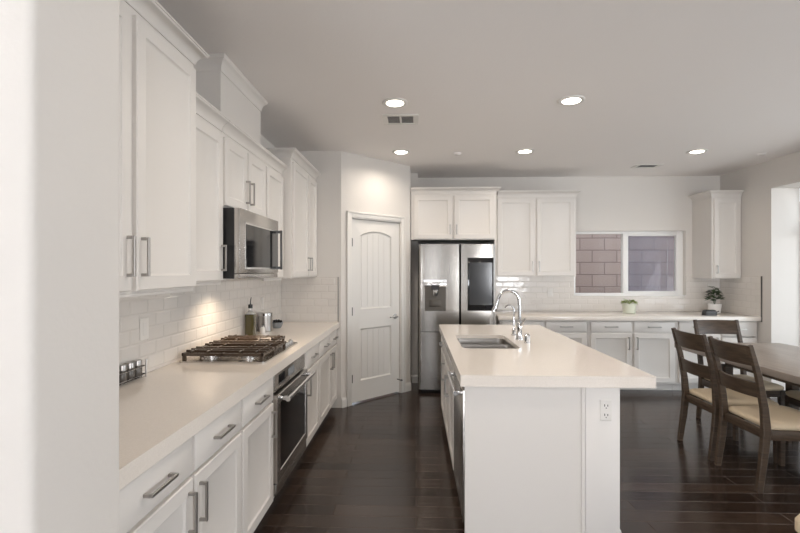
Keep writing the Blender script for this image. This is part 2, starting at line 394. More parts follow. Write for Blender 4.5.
# pantry door: two panels, the top one arched, plank grooves
def pantry_door():
    t = thing('door_1', 'white two-panel pantry door with arched top panel and lever handle, on the angled wall', 'door', (-0.80, YE, 0), PI / 4)
    t['kind'] = 'structure'
    x0, x1, z0, z1 = DX0 + 0.016, DX1 - 0.016, 0.018, DZ - 0.020
    yf, yb = 0.014, 0.050
    s_ = 0.118
    def outline(kind, d, n=14):
        a, b = x0 + s_ + d, x1 - s_ - d
        if kind == 'low': return [(a, 0.235 + d), (b, 0.235 + d), (b, 0.83 - d), (a, 0.83 - d)]
        zb = 1.03 + d; cx = (a + b) / 2; half = (x1 - x0) / 2 - s_
        sag = 0.055; R_ = (half * half + sag * sag) / (2 * sag); zc = 1.925 - R_
        pts = [(a, zb), (b, zb)]
        w = (b - a) / 2
        for k in range(n + 1):
            x = w - 2 * w * k / n
            pts.append((cx + x, zc + math.sqrt((R_ - d) ** 2 - x * x)))
        return pts
    b = MB(); bm = b.bm
    outer = [(x0, z0), (x1, z0), (x1, z1), (x0, z1)]
    ed = []; lps = []
    for lp in (outer, outline('low', 0), outline('up', 0)):
        v = [bm.verts.new((x, yf, z)) for x, z in lp]; lps.append(v)
        for i in range(len(v)): ed.append(bm.edges.new((v[i], v[(i + 1) % len(v)])))
    bmesh.ops.triangle_fill(bm, edges=ed, use_beauty=True, use_dissolve=False, normal=(0, -1, 0))
    back = [bm.verts.new((x, yb, z)) for x, z in outer]
    for i in range(4): j = (i + 1) % 4; bm.faces.new((lps[0][i], lps[0][j], back[j], back[i]))
    bm.faces.new(back)
    for kind, v in (('low', lps[1]), ('up', lps[2])):
        prev = v
        for d, dy in ((0.008, -0.003), (0.014, 0.006), (0.026, 0.012)):
            cur = [bm.verts.new((x, yf + dy, z)) for x, z in outline(kind, d)]
            for i in range(len(cur)): j = (i + 1) % len(cur); bm.faces.new((prev[i], prev[j], cur[j], cur[i]))
            prev = cur
        bm.faces.new(prev)
    b.build('slab', 'white', t)
    for kind in ('low', 'up'):
        p = MB(); o_ = outline(kind, 0.030); a, c = o_[0][0], o_[1][0]; N_ = 5; wd = (c - a) / N_; zb = o_[0][1]
        def top(x):
            if kind == 'low': return o_[2][1]
            arc = o_[2:]
            for q, r_ in zip(arc, arc[1:]):
                if r_[0] - 1e-6 <= x <= q[0] + 1e-6:
                    f_ = (q[0] - x) / max(1e-9, q[0] - r_[0]); return q[1] + (r_[1] - q[1]) * f_
            return arc[0][1]
        for k in range(N_):
            xa, xb = a + k * wd + 0.0016, a + (k + 1) * wd - 0.0016
            xs = [xb - (xb - xa) * q / 4 for q in range(5)]
            poly = [(xa, zb), (xb, zb)] + [(x, top(x)) for x in xs]
            p.loops([[(x, yf + 0.0125, z) for x, z in poly], [(x, yf + 0.0095, z) for x, z in poly], ])
        p.build('panel', 'white', t)
    # lever handle on the right, three hinges on the left
    hx, hz = x1 - 0.062, 0.925
    h = MB(); h.lathe([(0.030, 0), (0.030, 0.008), (0.012, 0.012), (0.011, 0.045)], (hx, yf, hz), 22, axis='y')
    h.tube([(hx, yf - 0.045, hz), (hx - 0.03, yf - 0.050, hz + 0.002), (hx - 0.075, yf - 0.048, hz + 0.004), (hx - 0.115, yf - 0.044, hz - 0.004)], [0.011, 0.010, 0.009, 0.008], 10)
    h.build('handle', 'nickel', t)
    for z in (0.28, 1.02, 1.78):
        MB().cyl((x0 - 0.004, yf - 0.006, z - 0.045), (x0 - 0.004, yf - 0.006, z + 0.045), 0.0065, 10).box(x0 - 0.012, x0 + 0.02, yf - 0.003, yf - 0.0005, z - 0.045, z + 0.045).build('hinge', 'hinge', t)
    MB().cyl((x1 - 0.03, yf, 0.17), (x1 - 0.03, yf - 0.07, 0.17), 0.006, 10).cyl((x1 - 0.03, yf - 0.07, 0.17), (x1 - 0.03, yf - 0.085, 0.17), 0.011, 12).build('door_stop', 'hinge', t)
pantry_door()

# kitchen window
def kitchen_window():
    t = thing('window_1', 'white framed sliding window over the counter, looking onto a block wall', 'window', (0, 0, 0)); t['kind'] = 'structure'
    y0, y1 = YB + 0.06, YB + 0.13
    fr = 0.045
    b = MB()
    b.box(WX0, WX0 + fr, y0, y1, WZ0, WZ1, 0.004).box(WX1 - fr - 0.02, WX1, y0, y1, WZ0, WZ1, 0.004)
    b.box(WX0 + fr, WX1 - fr - 0.02, y0, y1, WZ0, WZ0 + 0.035, 0.004).box(WX0 + fr, WX1 - fr - 0.02, y0, y1, WZ1 - 0.035, WZ1, 0.004)
    b.box(WX0 + 0.001, WX1 - 0.001, YB - 0.02, y0 - 0.001, WZ0 + 0.0005, WZ0 + 0.012, 0.003)
    b.build('frame', 'sash', t)
    xm = 2.872
    s = MB().box(xm - 0.035, xm + 0.035, y0 - 0.008, y1 - 0.01, WZ0 + 0.035, WZ1 - 0.035, 0.004)
    s.box(xm + 0.035, WX1 - fr - 0.02, y0 + 0.0, y1 - 0.02, WZ0 + 0.035, WZ0 + 0.062, 0.003).box(xm + 0.035, WX1 - fr - 0.02, y0, y1 - 0.02, WZ1 - 0.062, WZ1 - 0.035, 0.003)
    s.box(WX1 - fr - 0.045, WX1 - fr - 0.02, y0, y1 - 0.02, WZ0 + 0.062, WZ1 - 0.062, 0.003)
    s.build('sash', 'sash', t)
    MB().box(WX0 + fr, xm - 0.035, y0 + 0.03, y0 + 0.035, WZ0 + 0.035, WZ1 - 0.035).build('pane', 'pane', t, False)
    MB().box(xm + 0.035, WX1 - fr - 0.045, y0 + 0.03, y0 + 0.035, WZ0 + 0.062, WZ1 - 0.062).build('pane', 'pane', t, False)
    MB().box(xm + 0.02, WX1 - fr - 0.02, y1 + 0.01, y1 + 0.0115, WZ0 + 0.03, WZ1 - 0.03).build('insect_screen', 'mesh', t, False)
kitchen_window()

# glazed bay on the right
def bay():
    t = thing('window_2', 'tall white framed glazing in the wide opening beyond the dining table', 'window'); t['kind'] = 'structure'
    x0, x1 = XR + 0.33, XR + 0.40
    b = MB(); b.box(x0, x1, OY0, OY1, 0, 0.07).box(x0, x1, OY0, OY1, OZ - 0.05, OZ)
    n_ = 4
    for k in range(n_ + 1):
        y = OY0 + (OY1 - OY0) * k / n_; w = 0.035
        b.box(x0, x1, max(OY0, y - w), min(OY1, y + w), 0.07, OZ - 0.05)
    b.box(x0, x1, OY0 + 0.035, OY1 - 0.035, 1.86, 1.92)
    b.build('frame', 'sash', t, False)
    for k in range(n_):
        ya, yb = OY0 + (OY1 - OY0) * k / n_ + 0.035, OY0 + (OY1 - OY0) * (k + 1) / n_ - 0.035
        MB().box(x0 + 0.03, x0 + 0.035, ya, yb, 0.07, 1.86).box(x0 + 0.03, x0 + 0.035, ya, yb, 1.92, OZ - 0.05).build('pane', 'pane', t, False)
bay()
def added_window(k, lab, x0, x1, z0, z1, side=False):  # frames for the unseen windows added with the fill lamps
    t = thing('window_%d' % k, lab, 'window'); t['kind'] = 'structure'
    b = MB(); y0, y1 = -4.15, -4.09
    def bx(p, q, za, zb):
        if side: b.box(XR + 0.1, XR + 0.16, p, q, za, zb)
        else: b.box(p, q, y0, y1, za, zb)
    bx(x0, x0 + 0.06, z0, z1); bx(x1 - 0.06, x1, z0, z1); bx(x0 + 0.06, x1 - 0.06, z0, z0 + 0.06); bx(x0 + 0.06, x1 - 0.06, z1 - 0.06, z1)
    if x1 - x0 > 1: bx((x0 + x1) / 2 - 0.03, (x0 + x1) / 2 + 0.03, z0 + 0.06, z1 - 0.06)
    b.build('frame', 'sash', t, False)
added_window(3, 'unseen white framed window added behind the camera for daylight, left one', *REAR[0])
added_window(4, 'unseen narrow white framed door added behind the camera for a refrigerator reflection', *REAR[1])
added_window(5, 'unseen white framed window added behind the camera for daylight, right one', *REAR[2])
added_window(6, 'unseen white framed side window added to the great room for daylight', -3.2, -0.6, 0.3, 2.4, True)

# ------------------------------------------------------------------ cabinets (local frame: x along, front at -y, z up)
def panel_door(b, x0, x1, z0, z1, y, t=0.02, stile=0.056, rec=0.009):
    def ring(i, yy): return [(x0 + i, yy, z0 + i), (x1 - i, yy, z0 + i), (x1 - i, yy, z1 - i), (x0 + i, yy, z1 - i)]
    b.loops([ring(0, y), ring(0, y - t + 0.004), ring(0.004, y - t), ring(stile, y - t), ring(stile + 0.003, y - t + 0.004), ring(stile + 0.013, y - t + rec)])
def slab_front(b, x0, x1, z0, z1, y, t=0.02):
    def ring(i, yy): return [(x0 + i, yy, z0 + i), (x1 - i, yy, z0 + i), (x1 - i, yy, z1 - i), (x0 + i, yy, z1 - i)]
    b.loops([ring(0, y), ring(0, y - t + 0.008), ring(0.003, y - t + 0.003), ring(0.009, y - t)])
def pull(cx, cz, y, vertical, parent, L=0.152, so=0.032, w=0.011):
    b = MB(); h = L / 2
    if vertical:
        b.box(cx - w / 2, cx + w / 2, y - so, y - so + 0.009, cz - h, cz + h, 0.0015, 1)
        for s in (-1, 1): b.box(cx - w / 2, cx + w / 2, y - so + 0.009, y, cz + s * (h - 0.006) - 0.006, cz + s * (h - 0.006) + 0.006, 0.001, 1)
    else:
        b.box(cx - h, cx + h, y - so, y - so + 0.009, cz - w / 2, cz + w / 2, 0.0015, 1)
        for s in (-1, 1): b.box(cx + s * (h - 0.006) - 0.006, cx + s * (h - 0.006) + 0.006, y - so + 0.009, y, cz - w / 2, cz + w / 2, 0.001, 1)
    return b.build('handle', 'nickel', parent)
CROWN = [(0, 0), (0.006, 0), (0.007, 0.008), (0.011, 0.022), (0.020, 0.036), (0.033, 0.047), (0.048, 0.053), (0.050, 0.060), (0.054, 0.062), (0.054, 0.070), (0, 0.070)]
def crown(t, x0, x1, d, z, prof=CROWN, left=True, right=True, sc=1.0):
    path = ([(x0, -0.001)] if left else []) + [(x0, -d), (x1, -d)] + ([(x1, -0.001)] if right else [])
    return MB().sweep(path, [(o * sc, z + zz * sc) for o, zz in prof]).build('crown_moulding', 'cab', t, ang=40)

def base_cabinet(label, loc, rz, w, cols, group, d=0.605, top=0.86, filler=0.0, drawers=True, zd=(0.708, 0.850), zdoor=(0.118, 0.694), stile=0.019):
    """cols: list of (x0, x1, handle_side) door columns in local x"""
    t = thing('base_cabinet', label, 'cabinet', loc, rz, group)
    MB().box(0.001, w - 0.001, -d + 0.02, -0.002, 0.10, top - 0.001).build('carcass', 'cabin', t, False)
    MB().box(0.001, w - 0.001, -d + 0.075, -d + 0.095, 0.002, 0.10).build('toe_kick', 'cab', t, False)
    xs = [0.001] + [v for c in cols for v in (c[0] + 0.012, c[1] - 0.012)] + [w - 0.001]
    f = MB()
    for a, b_ in zip(xs[::2], xs[1::2]): f.box(a, b_, -d, -d + 0.02, 0.10, top - 0.001)
    for c in cols:
        for za, zb in ((0.10, zdoor[0] + 0.012), (zdoor[1] - 0.012, zd[0] + 0.012), (zd[1] - 0.012, top - 0.001)):
            f.box(c[0] + 0.012, c[1] - 0.012, -d, -d + 0.02, za, zb)
    f.build('face_frame', 'cab', t, False)
    for x0, x1, side in cols:
        if side == 'B':
            n_ = 4; hh = (zd[1] - zdoor[0] + 0.014) / n_
            for q in range(n_):
                za = zdoor[0] + q * hh; zb = za + hh - 0.014
                dr = MB(); slab_front(dr, x0, x1, za, zb, -d - 0.0005); dr = dr.build('drawer', 'cab', t)
                pull((x0 + x1) / 2, (za + zb) / 2, -d - 0.0205, False, dr)
            continue
        dr = MB(); slab_front(dr, x0, x1, zd[0], zd[1], -d - 0.0005); dr = dr.build('drawer', 'cab', t)
        pull((x0 + x1) / 2, (zd[0] + zd[1]) / 2, -d - 0.0205, False, dr)
        do = MB(); panel_door(do, x0, x1, zdoor[0], zdoor[1], -d - 0.0005); do = do.build('door', 'cab', t)
        hx = x1 - 0.034 if side == 'R' else x0 + 0.034
        pull(hx, zdoor[1] - 0.115, -d - 0.0205, True, do)
    return t
R90 = PI / 2
GL = 'white base cabinets along the range wall'
XC = XL + 0.002
def ly(y0, y1): return y0, y1 - y0
# depth so that door faces land at x = -0.835
DB = -0.835 - 0.0205 - XC
def lb(label, y0, y1, cols, **k):
    return base_cabinet(label, (XC, y0, 0), R90, y1 - y0, [(a - y0, b - y0, s) for a, b, s in cols], GL, d=DB, **k)
lb('white two-door base cabinet nearest the camera, beside the rounded wall end', 1.176, 2.139, [(1.186, 1.660, 'R'), (1.676, 2.130, 'L')])
lb('narrow white base cabinet with one drawer, just before the built-in oven', 2.140, 2.624, [(2.150, 2.612, 'R')])
lb('narrow white base cabinet with one drawer, just past the built-in oven', 3.392, 3.878, [(3.402, 3.868, 'L')])
lb('white two-door base cabinet at the pantry end of the range wall', 3.880, 4.778, [(3.890, 4.388, 'R'), (4.404, 4.74, 'L')])

# left countertop with the cooktop cut-out
CTL = MB().hole_slab([(XL + 0.002, 1.175), (-0.820, 1.175), (-0.820, YE - 0.003), (XL + 0.002, YE - 0.003)], [rrect(-1.385, -0.925, 2.68, 3.34, 0.02, 3)], 0.861, 0.919)
tag(CTL.build('countertop', 'quartz', None, True), 'long cream quartz countertop on the range wall, holding the gas cooktop', 'countertop')

# oven cabinet and oven
def oven():
    y0, y1 = 2.626, 3.390; w = y1 - y0
    t = thing('oven_cabinet', 'white cabinet frame housing the built-in oven below the cooktop', 'cabinet', (XC, y0, 0), R90, None)
    d = DB
    f = MB().box(0.001, 0.020, -d, -d + 0.45, 0.10, 0.859).box(w - 0.020, w - 0.001, -d, -d + 0.45, 0.10, 0.859).box(0.02, w - 0.02, -d, -d + 0.45, 0.10, 0.125)
    f.build('carcass', 'cab', t, False)
    MB().box(0.001, w - 0.001, -d + 0.075, -d + 0.095, 0.002, 0.10).build('toe_kick', 'cab', t, False)
    o = thing('oven', 'stainless built-in oven with black glass door under the cooktop', 'oven', (XC, y0, 0), R90)
    a, b = 0.024, w - 0.024; yf = -d - 0.004
    MB().box(a, b, yf + 0.02, yf + 0.43, 0.128, 0.85).build('body', 'black', o, False)
    MB().box(a - 0.008, b + 0.008, yf - 0.012, yf, 0.742, 0.852, 0.003).build('control_panel', 'steel', o)
    MB().box(a + 0.075, a + 0.205, yf - 0.0135, yf - 0.012, 0.765, 0.830).build('display', 'glassblack', o, False)
    MB().box(a + 0.285, a + 0.425, yf - 0.0135, yf - 0.012, 0.775, 0.825).build('display_reflection', 'graypanel', o, False)  # grey plate, the light reflected on the controls put into colour
    dd = MB(); za, zb = 0.205, 0.728
    def ring(i, yy, ib=None): ib = i if ib is None else ib; return [(a - 0.008 + i, yy, za + ib), (b + 0.008 - i, yy, za + ib), (b + 0.008 - i, yy, zb - (i if ib == i else ib)), (a - 0.008 + i, yy, zb - (i if ib == i else ib))]
    dd.loops([ring(0, yf), ring(0, yf - 0.028), ring(0.004, yf - 0.032), ring(0.055, yf - 0.032, 0.055), ring(0.058, yf - 0.026, 0.058)])
    dd = dd.build('oven_door', 'steel', o)
    MB().box(a + 0.051, b - 0.051, yf - 0.0275, yf - 0.0262, za + 0.060, zb - 0.060).build('door_glass', 'glassblack', dd, False)
    hb = MB(); hz = 0.700
    hb.tube([(a + 0.02, yf - 0.085, hz), (b - 0.02, yf - 0.085, hz)], 0.015, 14)
    for x in (a + 0.05, b - 0.05): hb.box(x - 0.014, x + 0.014, yf - 0.082, yf - 0.032, hz - 0.012, hz + 0.012, 0.004)
    hb.build('handle', 'steelh', dd)
    MB().box(a - 0.008, b + 0.008, yf - 0.024, yf, 0.128, 0.198, 0.003).build('vent_panel', 'steel', o)
    MB().box((a + b) / 2 - 0.03, (a + b) / 2 + 0.03, yf - 0.0255, yf - 0.024, 0.153, 0.173).build('badge', 'chrome', o, False)
oven()

# gas cooktop
def cooktop():
    t = thing('gas_cooktop', 'stainless five-burner gas cooktop with dark iron grates', 'cooktop', (-1.155, 3.01, 0.9195))
    hx, hy = 0.262, 0.378       # half depth (x), half width (y)
    MB().prism(rrect(-hx, hx, -hy, hy, 0.02), 0, 0.009).build('pan', 'steel', t)
    MB().prism(rrect(-0.225, 0.225, -0.325, 0.325, 0.02), -0.05, 0).build('burner_box', 'black', t)
    for x, y, r in ((-0.125, -0.245, 0.042), (0.11, -0.245, 0.036), (-0.02, 0.0, 0.055), (-0.13, 0.245, 0.036), (0.08, 0.215, 0.042)):
        b = MB().lathe([(r * 1.25, 0.009), (r * 1.25, 0.016), (r, 0.018), (r, 0.026), (r * 0.85, 0.030)], (x, y, 0), 22).build('burner', 'steelh', t)
        MB().lathe([(r * 0.8, 0.030), (r * 0.8, 0.036), (r * 0.6, 0.038)], (x, y, 0), 20).build('burner_cap', 'iron', b)
    for y0, y1, x1 in ((-0.365, -0.124, 0.245), (-0.120, 0.120, 0.245), (0.124, 0.365, 0.165)):
        g = MB(); x0 = -0.248; za, zb = 0.040, 0.056; q = 0.013
        for x in (x0, x1 - q): g.box(x, x + q, y0, y1, za - 0.002, zb, 0.002, 1)
        for y in (y0, y1 - q): g.box(x0, x1, y, y + q, za - 0.002, zb, 0.002, 1)
        xm = (x0 + x1) / 2
        g.box(xm - q / 2, xm + q / 2, y0, y1, za, zb)
        for f in (0.25, 0.5, 0.75):
            yy = y0 + (y1 - y0) * f
            g.box(x0, x1, yy - q / 2, yy + q / 2, za + 0.004, zb + 0.010, 0.002, 1)
        for f in (0.1, 0.3, 0.7, 0.9):
            xx = x0 + (x1 - x0) * f; g.box(xx - 0.006, xx + 0.006, y0 + 0.012, y0 + 0.085, za, zb + 0.010, 0.002, 1); g.box(xx - 0.006, xx + 0.006, y1 - 0.085, y1 - 0.012, za, zb + 0.010, 0.002, 1)
        for x in (x0 + 0.003, x1 - 0.021):
            for y in (y0 + 0.003, y1 - 0.021): g.box(x, x + 0.018, y, y + 0.018, 0.0095, za)
        g.build('grate', 'iron', t)
    for k in range(5):
        y = 0.135 + 0.052 * k; x = 0.212
        MB().lathe([(0.019, 0.009), (0.019, 0.022), (0.0165, 0.030), (0.015, 0.032)], (x, y, 0), 18).box(x - 0.003, x + 0.003, y - 0.015, y + 0.015, 0.032, 0.038, 0.001, 1).build('knob', 'nickel', t)
cooktop()

# wall-hung cabinets
def hanging(label, loc, rz, w, cols, group, d, z0, z1, crown_kw=None, rail=False, hz=None, hl=0.152, cz=None, csc=1.0, extra=0.0):
    t = thing('hanging_cabinet', label, 'cabinet', loc, rz, group)
    MB().box(0.001, w - 0.001, -d + 0.02, -0.002, z0, z1).build('carcass', 'cabin', t, False)
    xs = [0.001] + [v for c in cols for v in (c[0] + 0.012, c[1] - 0.012)] + [w - 0.001]
    f = MB()
    for a, b_ in zip(xs[::2], xs[1::2]): f.box(a, b_, -d, -d + 0.02, z0, z1)
    for c in cols:
        f.box(c[0] + 0.012, c[1] - 0.012, -d, -d + 0.02, z0, z0 + 0.022); f.box(c[0] + 0.012, c[1] - 0.012, -d, -d + 0.02, z1 - 0.04, z1)
    f.build('face_frame', 'cab', t, False)
    for x0, x1, side in cols:
        do = MB(); panel_door(do, x0, x1, z0 + 0.010, z1 - 0.028, -d - 0.0005); do = do.build('door', 'cab', t)
        if side:
            hx = x1 - 0.028 if side == 'R' else x0 + 0.028
            pull(hx, z0 + 0.01 + 0.055 + hl / 2, -d - 0.0205, True, do, hl)
    if crown_kw is not None: crown(t, 0.001 + extra, w - 0.001, d + 0.0, z1, sc=csc, **crown_kw)
    if rail: MB().box(0.001, w - 0.001, -d, -d + 0.018, z0 - 0.014, z0 - 0.0005, 0.003).build('light_rail', 'cab', t)
    return t
GU = 'white hanging cabinets along the range wall'
def lu(label, y0, y1, cols, xf, z0, z1, **k):
    return hanging(label, (XC, y0, 0), R90, y1 - y0, [(a - y0, b - y0, s) for a, b, s in cols], GU, xf - 0.0205 - XC if False else (xf - 0.0205) - XC, z0, z1, **k)
lu('tall deep white hanging cabinet nearest the camera, against the rounded wall end', 1.176, 2.162, [(1.190, 1.652, 'R'), (1.684, 2.148, 'L')], -1.065, 1.382, 2.474, crown_kw=dict(left=False), rail=True)
lu('single-door white hanging cabinet just before the microwave', 2.164, 2.618, [(2.190, 2.602, 'R')], -1.13, 1.402, 2.292, crown_kw=dict(left=False, right=False), rail=True)
lu('short white two-door cabinet directly above the microwave', 2.620, 3.372, [(2.635, 2.984, 'R'), (3.006, 3.358, 'L')], -1.13, 1.848, 2.292, crown_kw=dict(left=False, right=False))
lu('single-door white hanging cabinet just past the microwave', 3.374, 3.818, [(3.390, 3.805, '')], -1.13, 1.402, 2.292, crown_kw=dict(left=False, right=False), rail=True)
lu('tall deep white two-door cabinet in the corner by the pantry wall', 3.820, 4.778, [(3.850, 4.375, 'R'), (4.400, 4.755, 'L')], -1.052, 1.402, 2.437, crown_kw=dict(right=False), hl=0.13)
# vent chase above the microwave cabinet
ch = thing('vent_chase', 'boxed white vent chase rising from the microwave cabinet to the ceiling', 'vent chase', (XC, 2.645, 0), R90)
MB().box(0, 0.69, -(-1.165 - XC), -0.002, 2.365, H - 0.002).build('body', 'cab', ch, False)
crown(ch, -0.0005, 0.6905, (-1.165 - XC) + 0.0005, H - 0.088, [(o * 0.62, zz) for o, zz in CROWN], sc=1.22)

# microwave over the cooktop
def microwave():
    y0, y1 = 2.624, 3.368; w = y1 - y0
    t = thing('microwave', 'stainless over-the-range microwave with dark window, below the short cabinet', 'microwave', (XC, y0, 0), R90)
    d = -1.075 - XC; z0, z1 = 1.422, 1.842
    MB().box(0.0, w, -d, -0.002, z0, z1, 0.003, 1).build('body', 'black', t)
    dd = MB(); yf = -d - 0.0005
    dd.box(0.0, w, yf - 0.034, yf, z0 + 0.03, z1, 0.004)
    dd = dd.build('front_panel', 'steel', t)
    MB().box(0.0, w, yf - 0.030, yf, z0 - 0.002, z0 + 0.028, 0.003).build('vent_strip', 'steel', t)
    a = 0.095; b = w - 0.018
    MB().box(a - 0.014, b + 0.002, yf - 0.0365, yf - 0.034, z0 + 0.055, z1 - 0.075, 0.002, 1).build('window_frame', 'steelh', dd)
    MB().box(a, b - 0.12, yf - 0.038, yf - 0.0365, z0 + 0.068, z1 - 0.088).build('window', 'glassblack', dd, False)
    MB().box(b - 0.118, b - 0.004, yf - 0.038, yf - 0.0365, z0 + 0.068, z1 - 0.088).build('control_panel', 'screen', dd, False)
    h = MB(); hx = b - 0.045
    h.box(hx - 0.012, hx + 0.012, yf - 0.082, yf - 0.070, z0 + 0.055, z1 - 0.075, 0.003)
    for z in (z0 + 0.067, z1 - 0.087): h.box(hx - 0.010, hx + 0.010, yf - 0.070, yf - 0.034, z - 0.010, z + 0.010, 0.002, 1)
    MB().box(w * 0.62 - 0.05, w * 0.62 + 0.05, -0.27, -0.22, z0 - 0.004, z0 - 0.0005).build('surface_lamp', 'lens', t, False)
    l = bpy.data.lights.new('surface_lamp_glow', 'AREA'); l.shape = 'RECTANGLE'; l.size = 0.1; l.size_y = 0.05; l.energy = 2.6; l.spread = math.radians(125); l.color = (1.0, 0.80, 0.60)
    lo = bpy.data.objects.new('surface_lamp_glow', l); COL.objects.link(lo); lo.parent = t; lo.location = (w * 0.62, -0.245, z0 - 0.008)
    h.build('handle', mat('dark_steel', (0.10, 0.10, 0.10), 0.3, 1.0), t)
microwave()

# ------------------------------------------------------------------ fridge wall and window wall
# fridge cabinet
t = hanging('white two-door cabinet above the refrigerator', (-0.062, YB, 0), 0, 1.048, [(0.035, 0.508, 'R'), (0.532, 1.020, 'L')], 'white hanging cabinets on the window wall', 0.655, 1.848, 2.42, crown_kw=dict(left=False), hl=0.12)
MB().box(1.028, 1.046, -0.655, -0.002, 0.0, 1.847).build('side_panel', 'cab', t, False)
hanging('wide white two-door hanging cabinet between refrigerator and window', (1.012, YB, 0), 0, 1.030, [(0.028, 0.502, 'R'), (0.530, 1.008, 'L')], 'white hanging cabinets on the window wall', 0.400, 1.392, 2.42, crown_kw=dict(left=False), hl=0.13, extra=0.032)
hanging('slim white single-door hanging cabinet in the corner right of the window', (3.730, YB, 0), 0, 0.367, [(0.025, 0.342, 'L')], 'white hanging cabinets on the window wall', 0.400, 1.368, 2.405, crown_kw=dict(right=False), hl=0.10)

GB = 'white base cabinets below the window'
DBK = 0.668
def bb(label, x0, x1, cols):
    base_cabinet(label, (x0, YB - 0.002, 0), 0, x1 - x0, [(a - x0, b - x0, s) for a, b, s in cols], GB, d=DBK, top=0.869, zd=(0.726, 0.852), zdoor=(0.118, 0.706))
bb('white base cabinet in the window run, beside the refrigerator', 1.020, 2.088, [(1.045, 1.545, 'R'), (1.577, 2.065, 'L')])
bb('white base cabinet below the left half of the window, second from the refrigerator', 2.090, 3.136, [(2.117, 2.600, 'R'), (2.632, 3.110, 'L')])
bb('white base cabinet in the corner below the slim hanging cabinet', 3.138, 4.094, [(3.165, 3.640, 'R'), (3.672, 4.065, 'B')])
CB = MB().box(0.995, XR - 0.0005, YB - 0.735, YB - 0.010, 0.8695, 0.9195, 0.003)
tag(CB.build('countertop', 'quartz', None), 'pale quartz countertop below the kitchen window', 'countertop')

# refrigerator
def fridge():
    t = thing('refrigerator', 'stainless four-door refrigerator with water dispenser and dark door screen', 'refrigerator', (0.033, 6.12, 0))
    w = 0.912; yb = -0.005; yf = -0.635
    MB().box(0.004, w - 0.004, yf + 0.002, yb, 0.03, 1.79).build('body', mat('fridge_side', (0.10, 0.10, 0.105), 0.45), t, False)
    MB().box(0.03, w - 0.03, yf + 0.01, yf + 0.04, 0.002, 0.03).build('grille', 'black', t, False)
    xm = 0.493; td = 0.088
    def door(x0, x1, z0, z1, hin):
        # plan outline with softly curved outer corner and concave grip edge at the hinge-free side
        b = MB(); r = 0.025; pl = []
        n_ = 5
        cxs = [(x0, x1)]
        if hin == 'L': edge = [(x1, yf), (x1 - 0.0, yf - td * 0.35), (x1 - 0.003, yf - td * 0.55), (x1 - 0.006, yf - td * 0.80), (x1 - 0.010, yf - td)]
        else: edge = [(x0, yf), (x0, yf - td * 0.35), (x0 + 0.003, yf - td * 0.55), (x0 + 0.006, yf - td * 0.80), (x0 + 0.010, yf - td)]
        bow = 0.004
        if hin == 'L':
            pl = [(x0, yf)] + edge
            for k in range(1, 8): u = k / 8; pl.append((x1 - 0.010 + (x0 + r - x1 + 0.010) * u, yf - td - bow * math.sin(PI * u)))
            for k in range(n_ + 1): a = PI / 2 * k / n_; pl.append((x0 + r - r * math.sin(a), yf - td + r - r * math.cos(a)))
        else:
            pl = [(x1, yf)] + edge
            for k in range(1, 8): u = k / 8; pl.append((x0 + 0.010 + (x1 - r - x0 - 0.010) * u, yf - td - bow * math.sin(PI * u)))
            for k in range(n_ + 1): a = PI / 2 * k / n_; pl.append((x1 - r + r * math.sin(a), yf - td + r - r * math.cos(a)))
        b.prism(pl, z0, z1)
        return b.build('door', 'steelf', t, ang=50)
    zs = 0.735
    dl = door(0.0, xm - 0.002, zs + 0.004, 1.785, 'L'); dr = door(xm + 0.002, w, zs + 0.004, 1.785, 'R')
    ll = door(0.0, xm - 0.003, 0.045, zs - 0.004, 'L'); lr = door(xm + 0.003, w, 0.045, zs - 0.004, 'R')
    f = yf - td - 0.007
    # dispenser: recess with chute and paddle
    x0, x1, z0, z1 = 0.072, 0.322, 0.985, 1.275
    dp = MB().box(x0, x1, f - 0.003, f + 0.003, z0, z1, 0.002, 1).build('dispenser_recess', 'steelgap', dl)
    MB().box(x0 - 0.012, x1 + 0.012, f - 0.008, f + 0.004, z1, z1 + 0.055, 0.004).prism([(x0 - 0.005, z1 + 0.055), (x1 + 0.005, z1 + 0.055), (x1 + 0.02, z1 + 0.085), (x0 - 0.02, z1 + 0.085)], f - 0.006, f + 0.004, 'y').build('dispenser_hood', 'steelh', dl)
    MB().box(x0 + 0.075, x0 + 0.175, f - 0.010, f - 0.003, z1 - 0.035, z1 + 0.02, 0.002, 1).build('dispenser_display', 'black', dl)
    MB().lathe([(0.034, 0), (0.032, -0.05), (0.022, -0.075)], ((x0 + x1) / 2, f - 0.024, z1 - 0.035), 20).build('dispenser_spout', 'chrome', dl)
    MB().box(x0 + 0.055, x1 - 0.055, f - 0.010, f - 0.003, z0 + 0.05, z0 + 0.13, 0.003).build('dispenser_paddle', 'steelgap', dl)
    MB().box(0.582, 0.890, f - 0.004, f + 0.006, 0.990, 1.622, 0.003).build('screen', 'glassblack', dr)
    MB().box(0.600, 0.872, f - 0.0052, f - 0.004, 1.06, 1.565).build('display', 'screen', dr, False)
    MB().box(0.30, 0.455, f - 0.006, f + 0.003, 0.665, 0.700, 0.004).build('grip', 'nickel', ll)
    MB().box(0.53, 0.685, f - 0.006, f + 0.003, 0.665, 0.700, 0.004).build('grip', 'nickel', lr)
    for x in (0.03, w - 0.09): MB().box(x, x + 0.06, yf - 0.06, yf + 0.06, 1.787, 1.806, 0.004).build('hinge_cover', 'black', t)
fridge()

